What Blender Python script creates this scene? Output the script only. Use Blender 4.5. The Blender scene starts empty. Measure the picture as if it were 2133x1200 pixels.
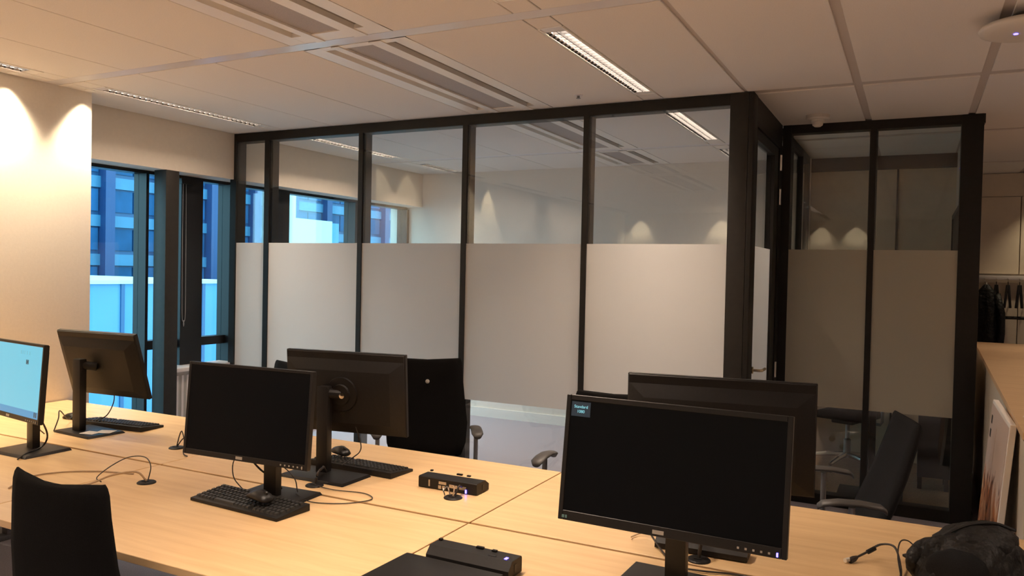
import bpy, bmesh, math, random
from mathutils import Matrix, Vector
random.seed(7)
S = bpy.context.scene
COL = S.collection
PI = math.pi
R = math.radians

# ------------------------------------------------------------------ camera
cam_d = bpy.data.cameras.new('camera'); cam = bpy.data.objects.new('camera', cam_d); COL.objects.link(cam)
F_PX, YAW, PITCH, ROLL = 1643.6, R(-26.990), R(-1.2039), R(-1.2152)
cam_d.sensor_width = 36.0; cam_d.lens = 36.0 * F_PX / 2133.0; cam_d.clip_start = 0.02; cam_d.clip_end = 500
_f = Vector((math.sin(YAW)*math.cos(PITCH), math.cos(YAW)*math.cos(PITCH), math.sin(PITCH)))
_r = Vector((math.cos(YAW), -math.sin(YAW), 0)); _d = _f.cross(_r)
_c, _s = math.cos(ROLL), math.sin(ROLL)
_r2 = _c*_r + _s*_d; _d2 = -_s*_r + _c*_d
cam.matrix_world = Matrix(((_r2.x, -_d2.x, -_f.x, 0), (_r2.y, -_d2.y, -_f.y, 0), (_r2.z, -_d2.z, -_f.z, 1.61), (0, 0, 0, 1)))
S.camera = cam

# ------------------------------------------------------------------ world, exposure
W = bpy.data.worlds.new('dusk_sky'); S.world = W; W.use_nodes = True
_bg = W.node_tree.nodes['Background']
_bg.inputs['Color'].default_value = (0.46, 0.85, 1.0, 1); _bg.inputs['Strength'].default_value = 4.0
S.view_settings.view_transform = 'Standard'; S.view_settings.look = 'None'
S.view_settings.exposure = 0.13; S.view_settings.gamma = 1.0; S.view_settings.use_curve_mapping = False
LAMP_W = 70.0            # watt of one ceiling louvre lamp
LAMP_C = (1.0, 0.795, 0.625)
SPOT_W = 62.0
SPOT_C = (1.0, 0.82, 0.55)
try:
    S.cycles.use_denoising = True
    S.cycles.max_bounces = 10; S.cycles.diffuse_bounces = 5; S.cycles.transparent_max_bounces = 24
    S.cycles.sample_clamp_indirect = 6.0; S.cycles.blur_glossy = 0.5
    S.cycles.caustics_reflective = False; S.cycles.caustics_refractive = False
except Exception:
    pass

# ------------------------------------------------------------------ materials
MATS = {}
def mat(name, col, rough=0.6, metal=0.0, spec=0.5, noise=None, bump=None, emit=None, coat=0.0):
    """col linear rgb. noise=(scale, amount, stretch xyz); bump=(scale, strength)."""
    m = bpy.data.materials.new(name); m.use_nodes = True; MATS[name] = m
    nt = m.node_tree; b = nt.nodes['Principled BSDF']
    b.inputs['Base Color'].default_value = (*col, 1); b.inputs['Roughness'].default_value = rough
    b.inputs['Metallic'].default_value = metal; b.inputs['Specular IOR Level'].default_value = spec
    b.inputs['Coat Weight'].default_value = coat
    if emit:
        b.inputs['Emission Color'].default_value = (*emit[0], 1); b.inputs['Emission Strength'].default_value = emit[1]
    if noise or bump:
        tc = nt.nodes.new('ShaderNodeTexCoord'); mp = nt.nodes.new('ShaderNodeMapping')
        nt.links.new(tc.outputs['Object'], mp.inputs['Vector'])
    if noise:
        sc, am, st = noise
        mp.inputs['Scale'].default_value = st
        n = nt.nodes.new('ShaderNodeTexNoise'); n.inputs['Scale'].default_value = sc; n.inputs['Detail'].default_value = 5
        nt.links.new(mp.outputs['Vector'], n.inputs['Vector'])
        cr = nt.nodes.new('ShaderNodeValToRGB')
        cr.color_ramp.elements[0].position = 0.3; cr.color_ramp.elements[1].position = 0.7
        cr.color_ramp.elements[0].color = (*[c*(1-am) for c in col], 1)
        cr.color_ramp.elements[1].color = (*[min(1, c*(1+am)) for c in col], 1)
        nt.links.new(n.outputs['Fac'], cr.inputs['Fac']); nt.links.new(cr.outputs['Color'], b.inputs['Base Color'])
    if bump:
        n2 = nt.nodes.new('ShaderNodeTexNoise'); n2.inputs['Scale'].default_value = bump[0]; n2.inputs['Detail'].default_value = 3
        nt.links.new(tc.outputs['Object'], n2.inputs['Vector'])
        bp = nt.nodes.new('ShaderNodeBump'); bp.inputs['Strength'].default_value = bump[1]; bp.inputs['Distance'].default_value = 0.002
        nt.links.new(n2.outputs['Fac'], bp.inputs['Height']); nt.links.new(bp.outputs['Normal'], b.inputs['Normal'])
    return m

def glass_mat(name, tint, f0, f90, rough=0.0):
    m = bpy.data.materials.new(name); m.use_nodes = True; MATS[name] = m
    nt = m.node_tree; nt.nodes.remove(nt.nodes['Principled BSDF']); out = nt.nodes['Material Output']
    tr = nt.nodes.new('ShaderNodeBsdfTransparent'); tr.inputs['Color'].default_value = (*tint, 1)
    gl = nt.nodes.new('ShaderNodeBsdfGlossy'); gl.inputs['Roughness'].default_value = rough
    lw = nt.nodes.new('ShaderNodeLayerWeight'); lw.inputs['Blend'].default_value = 0.5
    pw = nt.nodes.new('ShaderNodeMath'); pw.operation = 'POWER'; pw.inputs[1].default_value = 4.0
    mr = nt.nodes.new('ShaderNodeMapRange'); mr.inputs['To Min'].default_value = f0; mr.inputs['To Max'].default_value = f90
    mx = nt.nodes.new('ShaderNodeMixShader')
    nt.links.new(lw.outputs['Facing'], pw.inputs[0]); nt.links.new(pw.outputs[0], mr.inputs['Value'])
    nt.links.new(mr.outputs['Result'], mx.inputs['Fac'])
    nt.links.new(tr.outputs[0], mx.inputs[1]); nt.links.new(gl.outputs[0], mx.inputs[2]); nt.links.new(mx.outputs[0], out.inputs['Surface'])
    return m

def frost_mat(name, col, trans):
    m = bpy.data.materials.new(name); m.use_nodes = True; MATS[name] = m
    nt = m.node_tree; nt.nodes.remove(nt.nodes['Principled BSDF']); out = nt.nodes['Material Output']
    d = nt.nodes.new('ShaderNodeBsdfDiffuse'); d.inputs['Color'].default_value = (*col, 1)
    t = nt.nodes.new('ShaderNodeBsdfTranslucent'); t.inputs['Color'].default_value = (*col, 1)
    mx = nt.nodes.new('ShaderNodeMixShader'); mx.inputs['Fac'].default_value = trans
    nt.links.new(d.outputs[0], mx.inputs[1]); nt.links.new(t.outputs[0], mx.inputs[2]); nt.links.new(mx.outputs[0], out.inputs['Surface'])
    return m

def wood_mat(name, c1, c2, rough=0.35):
    m = bpy.data.materials.new(name); m.use_nodes = True; MATS[name] = m
    nt = m.node_tree; b = nt.nodes['Principled BSDF']; b.inputs['Roughness'].default_value = rough
    tc = nt.nodes.new('ShaderNodeTexCoord'); mp = nt.nodes.new('ShaderNodeMapping'); mp.inputs['Scale'].default_value = (1.2, 14, 14)
    n = nt.nodes.new('ShaderNodeTexNoise'); n.inputs['Scale'].default_value = 2.2; n.inputs['Detail'].default_value = 7; n.inputs['Distortion'].default_value = 0.4
    cr = nt.nodes.new('ShaderNodeValToRGB')
    cr.color_ramp.elements[0].position = 0.3; cr.color_ramp.elements[0].color = (*c1, 1)
    cr.color_ramp.elements[1].position = 0.7; cr.color_ramp.elements[1].color = (*c2, 1)
    nt.links.new(tc.outputs['Object'], mp.inputs['Vector']); nt.links.new(mp.outputs['Vector'], n.inputs['Vector'])
    nt.links.new(n.outputs['Fac'], cr.inputs['Fac']); nt.links.new(cr.outputs['Color'], b.inputs['Base Color'])
    return m

mat('wall_paint', (0.84, 0.78, 0.70), 0.85, noise=(60, 0.02, (1, 1, 1)), bump=(120, 0.15))
mat('fascia_paint', (0.74, 0.66, 0.56), 0.8, noise=(40, 0.02, (1, 1, 1)))
mat('tile_white', (0.82, 0.77, 0.71), 0.9, noise=(180, 0.035, (1, 1, 1)), bump=(300, 0.2))
mat('bar_paint', (0.74, 0.70, 0.70), 0.28)
mat('void', (0.08, 0.06, 0.05), 0.9)
mat('joint', (0.58, 0.52, 0.47), 0.8)
mat('panel_grey', (0.42, 0.38, 0.36), 0.6, noise=(300, 0.15, (1, 1, 1)))
mat('white_enamel', (0.90, 0.86, 0.80), 0.4)
mat('reflector', (0.025, 0.025, 0.026), 0.5, spec=0.1)
mat('carpet', (0.40, 0.38, 0.43), 0.95, noise=(220, 0.25, (1, 1, 1)), bump=(400, 0.6))
mat('carpet_warm', (0.30, 0.20, 0.13), 0.9, noise=(90, 0.2, (1, 1, 1)), bump=(300, 0.4))
mat('black_frame', (0.012, 0.010, 0.008), 0.5, spec=0.3, noise=(30, 0.15, (1, 1, 1)))
mat('black_alu', (0.020, 0.017, 0.014), 0.5, spec=0.35, noise=(25, 0.15, (1, 1, 1)))
mat('window_frame_dark', (0.012, 0.012, 0.014), 0.4, spec=0.35)
glass_mat('pane_glass', (0.98, 0.99, 0.985), 0.075, 0.8)
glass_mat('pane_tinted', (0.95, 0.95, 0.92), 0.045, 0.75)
glass_mat('window_glass', (0.90, 0.97, 1.0), 0.035, 0.7)
frost_mat('frost_film', (0.88, 0.87, 0.85), 0.55)
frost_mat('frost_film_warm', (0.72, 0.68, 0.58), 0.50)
wood_mat('beech', (0.70, 0.46, 0.23), (0.80, 0.56, 0.30), 0.38)
wood_mat('beech_top', (0.62, 0.40, 0.21), (0.70, 0.48, 0.27), 0.42)
mat('beech_edge', (0.60, 0.36, 0.18), 0.5, noise=(50, 0.1, (1, 30, 1)))
mat('steel_grey', (0.22, 0.22, 0.23), 0.4, metal=0.5)
mat('chrome', (0.70, 0.68, 0.66), 0.18, metal=1.0)
mat('brass_chrome', (0.72, 0.60, 0.42), 0.25, metal=1.0)
mat('black_plastic', (0.009, 0.008, 0.008), 0.45, spec=0.3, noise=(200, 0.15, (1, 1, 1)))
mat('dark_plastic', (0.011, 0.010, 0.010), 0.5, spec=0.3, noise=(150, 0.15, (1, 1, 1)))
mat('satin_plastic', (0.013, 0.012, 0.012), 0.38, spec=0.35)
mat('screen_off', (0.003, 0.004, 0.006), 0.30, spec=0.12)
mat('key_plastic', (0.035, 0.034, 0.033), 0.4, spec=0.5)
mat('grey_mark', (0.45, 0.42, 0.38), 0.4)
mat('fabric_black', (0.006, 0.0055, 0.0055), 0.95, spec=0.1, noise=(400, 0.35, (1, 1, 1)), bump=(500, 0.5))
mat('fabric_dark', (0.014, 0.014, 0.015), 0.95, spec=0.1, noise=(400, 0.3, (1, 1, 1)), bump=(500, 0.5))
mat('arm_rubber', (0.06, 0.055, 0.052), 0.45)
mat('nylon_black', (0.007, 0.006, 0.0055), 0.55, spec=0.3, noise=(60, 0.4, (1, 1, 1)), bump=(22, 1.0))
MATS['nylon_black'].node_tree.nodes['Bump'].inputs['Distance'].default_value = 0.02
mat('strap', (0.010, 0.009, 0.008), 0.7)
mat('cable_dark', (0.025, 0.02, 0.018), 0.5)
mat('cable_tan', (0.40, 0.28, 0.17), 0.5)
mat('port_metal', (0.50, 0.45, 0.40), 0.3, metal=0.8)
mat('usb_white', (0.85, 0.82, 0.75), 0.3, metal=0.4)
mat('led_blue', (0.02, 0.02, 0.3), 0.4, emit=((0.10, 0.08, 1.0), 9.0))
mat('osd_box', (0.01, 0.014, 0.018), 0.4, emit=((0.02, 0.035, 0.05), 0.6))
mat('osd_text', (0.1, 0.3, 0.35), 0.4, emit=((0.25, 0.62, 0.70), 0.9))
mat('sticker_glow', (0.05, 0.08, 0.06), 0.4, emit=((0.10, 0.16, 0.13), 0.5))
mat('screen_lit', (0.02, 0.05, 0.06), 0.3, emit=((0.13, 0.53, 0.70), 0.95))
mat('screen_bar', (0.01, 0.04, 0.08), 0.3, emit=((0.05, 0.30, 0.56), 0.9))
mat('screen_icon', (0.01, 0.02, 0.03), 0.3, emit=((0.03, 0.08, 0.12), 0.5))
mat('screen_faint', (0.01, 0.02, 0.03), 0.3, emit=((0.16, 0.47, 0.58), 0.9))
mat('paper', (0.85, 0.80, 0.74), 0.7)
mat('cabinet_grey', (0.64, 0.56, 0.45), 0.42, noise=(30, 0.05, (1, 1, 1)))
mat('cream_door', (0.72, 0.62, 0.48), 0.55, noise=(20, 0.02, (1, 1, 1)))
mat('tan_wall', (0.62, 0.52, 0.40), 0.7, noise=(8, 0.06, (1, 1, 1)))
mat('brown_dark', (0.06, 0.04, 0.03), 0.6)
mat('sill_white', (0.75, 0.70, 0.68), 0.4)
mat('ribbed_grey', (0.42, 0.40, 0.37), 0.5)
mat('white_plastic', (0.74, 0.68, 0.60), 0.4)
mat('cord_grey', (0.35, 0.35, 0.36), 0.4)
# exterior
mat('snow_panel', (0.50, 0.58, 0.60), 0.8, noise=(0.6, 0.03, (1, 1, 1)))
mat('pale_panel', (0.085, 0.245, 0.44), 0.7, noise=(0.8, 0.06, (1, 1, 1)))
mat('facade_blue', (0.02, 0.085, 0.20), 0.4)
mat('facade_column', (0.017, 0.058, 0.17), 0.5)
mat('facade_light', (0.055, 0.20, 0.34), 0.4, noise=(0.5, 0.12, (1, 1, 1)))
mat('facade_pane', (0.018, 0.095, 0.22), 0.5, spec=0.2, noise=(0.4, 0.3, (1, 1, 1)))
mat('asphalt', (0.20, 0.22, 0.24), 0.9, noise=(0.5, 0.2, (1, 1, 1)))
# poster print
def poster_mat():
    m = bpy.data.materials.new('poster_print'); m.use_nodes = True; MATS['poster_print'] = m
    nt = m.node_tree; b = nt.nodes['Principled BSDF']; b.inputs['Roughness'].default_value = 0.35
    tc = nt.nodes.new('ShaderNodeTexCoord'); sp = nt.nodes.new('ShaderNodeSeparateXYZ'); nt.links.new(tc.outputs['Object'], sp.inputs[0])
    n = nt.nodes.new('ShaderNodeTexNoise'); n.inputs['Scale'].default_value = 7; n.inputs['Detail'].default_value = 4; n.inputs['Distortion'].default_value = 1.6
    nt.links.new(tc.outputs['Object'], n.inputs['Vector'])
    cr = nt.nodes.new('ShaderNodeValToRGB'); e = cr.color_ramp.elements
    e[0].position = 0.36; e[0].color = (0.10, 0.03, 0.015, 1); e[1].position = 0.66; e[1].color = (0.75, 0.50, 0.30, 1)
    k = cr.color_ramp.elements.new(0.5); k.color = (0.48, 0.17, 0.05, 1)
    nt.links.new(n.outputs['Fac'], cr.inputs['Fac'])
    mr = nt.nodes.new('ShaderNodeMapRange'); mr.inputs['From Min'].default_value = 0.88; mr.inputs['From Max'].default_value = 0.80
    ad = nt.nodes.new('ShaderNodeMath'); ad.operation = 'MULTIPLY_ADD'; ad.inputs[1].default_value = 0.35; nt.links.new(n.outputs['Fac'], ad.inputs[0]); nt.links.new(sp.outputs['Z'], ad.inputs[2])
    sb = nt.nodes.new('ShaderNodeMath'); sb.operation = 'SUBTRACT'; sb.inputs[1].default_value = 0.12; nt.links.new(ad.outputs[0], sb.inputs[0])
    nt.links.new(sb.outputs[0], mr.inputs['Value'])
    mx = nt.nodes.new('ShaderNodeMix'); mx.data_type = 'RGBA'
    mx.inputs[6].default_value = (0.70, 0.55, 0.47, 1); nt.links.new(mr.outputs['Result'], mx.inputs[0]); nt.links.new(cr.outputs['Color'], mx.inputs[7])
    nt.links.new(mx.outputs[2], b.inputs['Base Color'])
poster_mat()

# ------------------------------------------------------------------ mesh helpers
def T(x=0, y=0, z=0): return Matrix.Translation((x, y, z))
def RX(a): return Matrix.Rotation(a, 4, 'X')
def RY(a): return Matrix.Rotation(a, 4, 'Y')
def RZ(a): return Matrix.Rotation(a, 4, 'Z')

class MB:
    def __init__(s, xf=None): s.v = []; s.f = []; s.xf = xf or Matrix()
    def _add(s, vs, fs):
        o = len(s.v); s.v += [tuple(s.xf @ Vector(p)) for p in vs]; s.f += [tuple(i+o for i in f) for f in fs]; return s
    def box(s, x0, x1, y0, y1, z0, z1):
        if x0 > x1: x0, x1 = x1, x0
        if y0 > y1: y0, y1 = y1, y0
        if z0 > z1: z0, z1 = z1, z0
        return s._add([(x0,y0,z0),(x1,y0,z0),(x1,y1,z0),(x0,y1,z0),(x0,y0,z1),(x1,y0,z1),(x1,y1,z1),(x0,y1,z1)],
                      [(0,3,2,1),(4,5,6,7),(0,1,5,4),(1,2,6,5),(2,3,7,6),(3,0,4,7)])
    def cbox(s, c, d): return s.box(c[0]-d[0]/2, c[0]+d[0]/2, c[1]-d[1]/2, c[1]+d[1]/2, c[2]-d[2]/2, c[2]+d[2]/2)
    def frustum(s, a, b, y0, y1):
        """a, b = (x0,x1,z0,z1) rectangles at y0 and y1"""
        return s._add([(a[0],y0,a[2]),(a[1],y0,a[2]),(a[1],y0,a[3]),(a[0],y0,a[3]),(b[0],y1,b[2]),(b[1],y1,b[2]),(b[1],y1,b[3]),(b[0],y1,b[3])],
                      [(0,1,2,3),(7,6,5,4),(0,4,5,1),(1,5,6,2),(2,6,7,3),(3,7,4,0)])
    def rings(s, rs, cap=True):
        n = len(rs[0]); vs = [p for r in rs for p in r]; fs = []
        for k in range(len(rs)-1):
            for i in range(n):
                j = (i+1) % n; fs.append((k*n+i, k*n+j, (k+1)*n+j, (k+1)*n+i))
        if cap: fs += [tuple(range(n-1, -1, -1)), tuple(range((len(rs)-1)*n, len(rs)*n))]
        return s._add(vs, fs)
    def lathe(s, prof, c=(0,0,0), n=20):
        rs = [[(c[0]+r*math.cos(2*PI*i/n), c[1]+r*math.sin(2*PI*i/n), c[2]+z) for i in range(n)] for r, z in prof]
        return s.rings(rs)
    def tube(s, pts, r, n=8, rr=None):
        P = [Vector(p) for p in pts]; rs = []; up = Vector((0.13, 0.21, 0.97))
        for i, p in enumerate(P):
            t = (P[min(i+1, len(P)-1)] - P[max(i-1, 0)]).normalized()
            a = t.cross(up)
            if a.length < 1e-3: a = t.cross(Vector((1, 0, 0)))
            a.normalize(); b = t.cross(a).normalized()
            q = rr[i] if rr else r
            rs.append([tuple(p + q*(math.cos(2*PI*k/n)*a + math.sin(2*PI*k/n)*b)) for k in range(n)])
        return s.rings(rs)
    def cable(s, pts, r, sub=6, n=6):
        P = [Vector(p) for p in pts]; P = [P[0]*2-P[1]] + P + [P[-1]*2-P[-2]]; out = []
        for i in range(1, len(P)-2):
            for k in range(sub):
                t = k/sub; a, b, c, d = P[i-1], P[i], P[i+1], P[i+2]
                out.append(0.5*((2*b)+(c-a)*t+(2*a-5*b+4*c-d)*t*t+(3*b-a-3*c+d)*t**3))
        out.append(P[-2]); return s.tube(out, r, n)
    def mesh(s, name, bevel=0.0, seg=2):
        me = bpy.data.meshes.new(name); me.from_pydata(s.v, [], s.f)
        bm = bmesh.new(); bm.from_mesh(me); bmesh.ops.recalc_face_normals(bm, faces=bm.faces)
        if bevel: bmesh.ops.bevel(bm, geom=list(bm.edges), offset=bevel, segments=seg, affect='EDGES', clamp_overlap=True, profile=0.6)
        bm.to_mesh(me); bm.free(); return me
    def build(s, name, m, parent=None, bevel=0.0, smooth=False, seg=2, kind=None):
        me = s.mesh(name, bevel, seg); me.materials.append(MATS[m])
        if smooth: me.shade_smooth()
        elif bevel:
            try: me.shade_smooth(); me.set_sharp_from_angle(angle=R(35))
            except Exception: pass
        o = bpy.data.objects.new(name, me); COL.objects.link(o)
        if parent is not None: o.parent = parent
        if kind: o['kind'] = kind
        return o

def tag(o, label=None, cat=None, group=None, kind=None):
    if label: o['label'] = label
    if cat: o['category'] = cat
    if group: o['group'] = group
    if kind: o['kind'] = kind
    return o
def thing(name, label, cat, loc=(0,0,0), rz=0.0, group=None):
    o = bpy.data.objects.new(name, None); o.empty_display_size = 0.05; COL.objects.link(o)
    o.location = loc; o.rotation_euler = (0, 0, rz); return tag(o, label, cat, group)
def struct(name, mb, m, label=None, parent=None, bevel=0.0):
    o = mb.build(name, m, parent, bevel)
    if parent is None: o['kind'] = 'structure'
    if label: o['label'] = label
    return o
def inst(src, loc, parent=None, name=None):
    o = src.copy(); COL.objects.link(o); o.location = loc; o.parent = parent
    if name: o.name = name
    return o
def copy_tree(o, parent=None):
    c = o.copy(); COL.objects.link(c); c.parent = parent
    for ch in list(o.children): copy_tree(ch, c)
    return c
def box(name, m, b, parent=None, bevel=0.0): return MB().box(*b).build(name, m, parent, bevel)

H = 2.70
YP, YB, YE = 4.81, 5.96, 7.62      # glass front, set-back glass front, end wall
XF = -5.06                         # facade fascia plane
XC = -0.87                         # corner of the glass room

# ------------------------------------------------------------------ shell
struct('floor', MB().box(-5.5, 4.2, -4.2, 9.6, -0.10, 0.0), 'carpet', 'blue grey office carpet under the desks')
struct('ceiling', MB().box(-5.5, 4.2, -4.2, 9.6, 2.86, 2.92), 'void', 'suspended tile ceiling of the office')
ceil_obj = bpy.data.objects['ceiling']
struct('wall_left', MB().box(-5.50, -4.75, -4.2, 3.31, 0, 2.86), 'wall_paint', 'cream wall pier with bright scallops of spotlight', bevel=0.002)
struct('trim_1', MB().box(-5.50, XF, 3.31, YE, 2.325, 2.86), 'fascia_paint', 'cream bulkhead above the facade windows')
struct('wall_back', MB().box(-5.50, XC, YE, YE+0.12, 0, 2.86), 'wall_paint', 'pale end wall of the glass meeting room')
struct('baseboard_back', MB().box(-5.10, XC-0.08, YE-0.015, YE, 0, 0.10), 'white_enamel', 'white skirting along the meeting room end wall')
struct('wall_front', MB().box(-5.50, 4.2, -4.32, -4.2, 0, 2.92), 'wall_paint', 'cream wall behind the viewer')
struct('wall_right', MB().box(4.2, 4.32, -4.2, 9.6, 0, 2.92), 'wall_paint', 'cream wall at the far side of the office')
struct('wall_corridor', MB().box(-5.50, -5.38, YE+0.12, 9.32, 0, 2.86), 'wall_paint', 'wall closing the corridor behind the meeting room')
struct('wall_end', MB().box(-5.5, 4.2, 9.32, 9.44, 0, 2.86), 'wall_paint', 'cream wall behind the coat rack')

# ceiling tiles, bars
XG = [0.305 - 0.6165*k for k in range(-6, 9)]            # grid lines from right to left (last = -4.627)
YG = [-4.2, -2.41, -0.61, 1.19, 2.99, 4.79, 6.59, 8.39]  # front side of every cross bar
BARW = 0.09
tile_cache = {}
def tile(x0, x1, y0, y1):
    gx = 0.021 if x0 > -1.0 else 0.003
    w, d = round(x1-x0-2*gx, 4), round(y1-y0-0.006, 4)
    if w < 0.01 or d < 0.01: return
    k = (w, d)
    loc = ((x0+x1)/2, (y0+y1)/2, 2.70)
    if k not in tile_cache:
        o = MB().box(-w/2, w/2, -d/2, d/2, 0, 0.018).build('ceiling_tile', 'tile_white', ceil_obj, bevel=0.002, seg=1)
        o.location = loc; tile_cache[k] = o
    else: inst(tile_cache[k], loc, ceil_obj)
LX1, LX4 = XG[9-0] if False else None, None
lamp_cols = {}
for i in range(len(XG)-1):
    x1, x0 = XG[i], XG[i+1]
    for j, yb in enumerate(YG):
        y0 = yb + BARW; y1 = YG[j+1] if j+1 < len(YG) else 9.32
        if abs(x0 + 1.545) < 0.03 or abs(x0 + 4.627) < 0.03 or abs(x0 - 1.538) < 0.03:
            tile(x0+0.13, x1, y0, y1)
            ly0 = y0 + 0.14; ly1 = min(y0 + 1.56, y1 - 0.02)
            tile(x0, x0+0.13, y0, ly0)
            if y1 - ly1 > 0.03: tile(x0, x0+0.13, ly1, y1)
            lamp_cols.setdefault(round(x0, 3), []).append((x0, x0+0.13, ly0, ly1))
        elif abs(x0 + 2.778) < 0.03:
            pass                                          # chilled beam bay
        else: tile(x0, x1, y0, y1)
xl = XG[-1]
for j, yb in enumerate(YG):
    y0 = yb + BARW; y1 = YG[j+1] if j+1 < len(YG) else 9.32
    if y1 <= 3.0: tile(-4.748, xl, y0, y1)
    elif y0 < 7.6: tile(XF+0.002, xl, y0, min(y1, YE))
for k, yb in enumerate(YG):
    MB().box(XF if yb > 3.3 else -4.75, -0.93, yb+0.002, yb+BARW-0.002, 2.702, 2.725).build('ceiling_bar', 'bar_paint', ceil_obj)
    MB().box(-0.93, 4.2, yb-0.004, yb+BARW+0.004, 2.7085, 2.7165).build('ceiling_joint', 'joint', ceil_obj)
for k, x in enumerate(XG):
    MB().box(x-0.03, x+0.03, -4.2, 9.32, 2.708, 2.717).build('ceiling_joint', 'joint', ceil_obj)

# chilled beams
def chilled_beam(y0, y1, label):
    x0 = XG[14-3]; x1 = x0 + 0.6165                      # -2.778 .. -2.16
    t = thing('chilled_beam', label, 'ceiling beam', ((x0+x1)/2, y0, 2.70), 0, 'chilled beams in the ceiling')
    L = y1 - y0 - 0.006; o = (x0+x1)/2
    def st(name, a, b, m, z0=0.0, z1=0.02): MB().box(a-o, b-o, 0.003, L, z0, z1).build(name, m, t)
    st('frame_strip', -2.775, -2.675, 'white_enamel'); st('frame_strip', -2.605, -2.556, 'white_enamel', -0.004, 0.02)
    st('perforated_panel', -2.556, -2.375, 'panel_grey', 0.006, 0.02)
    st('frame_strip', -2.375, -2.303, 'white_enamel', -0.004, 0.02); st('frame_strip', -2.248, -2.163, 'white_enamel')
    st('air_slot', -2.69, -2.59, 'white_enamel', 0.07, 0.08); st('slot_side', -2.607, -2.595, 'white_enamel', 0.02, 0.07); st('slot_side', -2.685, -2.675, 'white_enamel', 0.02, 0.07)
    st('air_slot', -2.315, -2.24, 'void', 0.08, 0.09); st('slot_side', -2.31, -2.303, 'joint', 0.02, 0.08); st('slot_side', -2.248, -2.24, 'joint', 0.02, 0.08)
    MB().box(-2.775-o, -2.163-o, 0.003, 0.05, 0.0005, 0.02).build('end_plate', 'white_enamel', t)
    MB().box(-2.775-o, -2.163-o, L-0.10, L, 0.0005, 0.02).build('end_plate', 'white_enamel', t)
    return t
for y0, y1, lb in ((3.08, 4.79, 'chilled beam panel with dark slot, between cross bar and glass partition'),
                   (1.28, 2.99, 'chilled beam panel nearest the viewer, before the pale cross bar'),
                   (4.88, 6.59, 'chilled beam panel inside the glass meeting room'),
                   (-0.52, 1.19, 'chilled beam panel overhead behind the viewer'), (6.68, YE, 'short chilled beam panel at the meeting room end wall')):
    chilled_beam(y0, y1, lb)
MB().box(-2.778, -2.16, -4.2, -0.61, 2.70, 2.72).build('ceiling_tile', 'tile_white', ceil_obj)

# ------------------------------------------------------------------ louvre lamps
def louvre_lamp(x0, x1, y0, y1, label, on=True, watt=LAMP_W):
    L = y1-y0; w = x1-x0
    t = thing('louvre_lamp', label, 'ceiling lamp', ((x0+x1)/2, y0, 2.70), 0, 'recessed louvre lamps in the ceiling')
    b = MB()
    b.box(-w/2, -w/2+0.004, 0, L, 0, 0.085); b.box(w/2-0.004, w/2, 0, L, 0, 0.085)
    b.box(-w/2, w/2, 0, 0.004, 0, 0.085); b.box(-w/2, w/2, L-0.004, L, 0, 0.085); b.box(-w/2, w/2, 0, L, 0.085, 0.09)
    b.build('housing', 'white_enamel', t)
    r = MB()
    for sx in (-1, 1): r.box(sx*(w/2-0.014), sx*(w/2-0.004), 0.004, L-0.004, -0.003, 0.0)
    r.build('rim', 'white_enamel', t)
    bl = MB(); n = 30
    for k in range(n):
        y = 0.07 + (L-0.14)*k/(n-1)
        bl.frustum((-w/2+0.012, w/2-0.012, 0.0, 0.001), (-w/2+0.012, w/2-0.012, 0.0, 0.001), y-0.001, y+0.001)
        bl.box(-w/2+0.012, w/2-0.012, y-0.0012, y+0.0012, 0.001, 0.030)
    bl.build('louvre_blades', 'reflector', t, kind='stuff')
    MB().box(-0.002, 0.002, 0.06, L-0.06, 0.002, 0.022).build('spine', 'reflector', t)
    MB().box(-w/2+0.012, w/2-0.012, 0.006, 0.065, 0.0, 0.004).build('end_cap', 'bar_paint', t)
    MB().box(-w/2+0.012, w/2-0.012, L-0.065, L-0.006, 0.0, 0.004).build('end_cap', 'white_enamel', t)
    if on:
        ld = bpy.data.lights.new('lamp_tube', 'AREA'); ld.shape = 'RECTANGLE'; ld.size = w-0.03; ld.size_y = L-0.14
        ld.energy = watt*(L/1.42); ld.color = LAMP_C
        lo = bpy.data.objects.new('lamp_tube', ld); COL.objects.link(lo); lo.parent = t; lo.location = (0, L/2, 0.05)
    return t
names_o = {0: 'louvre lamp at the back of the far lamp row', 1: 'second louvre lamp of the far lamp row', 2: 'third louvre lamp of the far lamp row, outside the picture', 3: 'fourth louvre lamp of the far lamp row', 4: 'louvre lamp over the low cabinets beside the booth', 5: 'louvre lamp before the coat rack'}
names_r = {3: 'lit louvre lamp just before the glass partition, over the desks', 2: 'louvre lamp cut by the upper picture edge', 1: 'lit louvre lamp overhead in the middle of the office',
           0: 'lit louvre lamp far behind the viewer', 4: 'lit louvre lamp inside the meeting room near the corner post', 5: 'louvre lamp at the meeting room end wall near the corner'}
names_l = {3: 'lit louvre lamp strip along the bulkhead before the glass partition', 2: 'louvre lamp strip by the cream wall pier', 1: 'louvre lamp strip by the cream pier behind the viewer',
           4: 'lit louvre lamp strip along the bulkhead inside the meeting room', 5: 'short louvre lamp strip at the far end of the meeting room', 0: 'louvre lamp strip at the very back of the office'}
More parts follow.
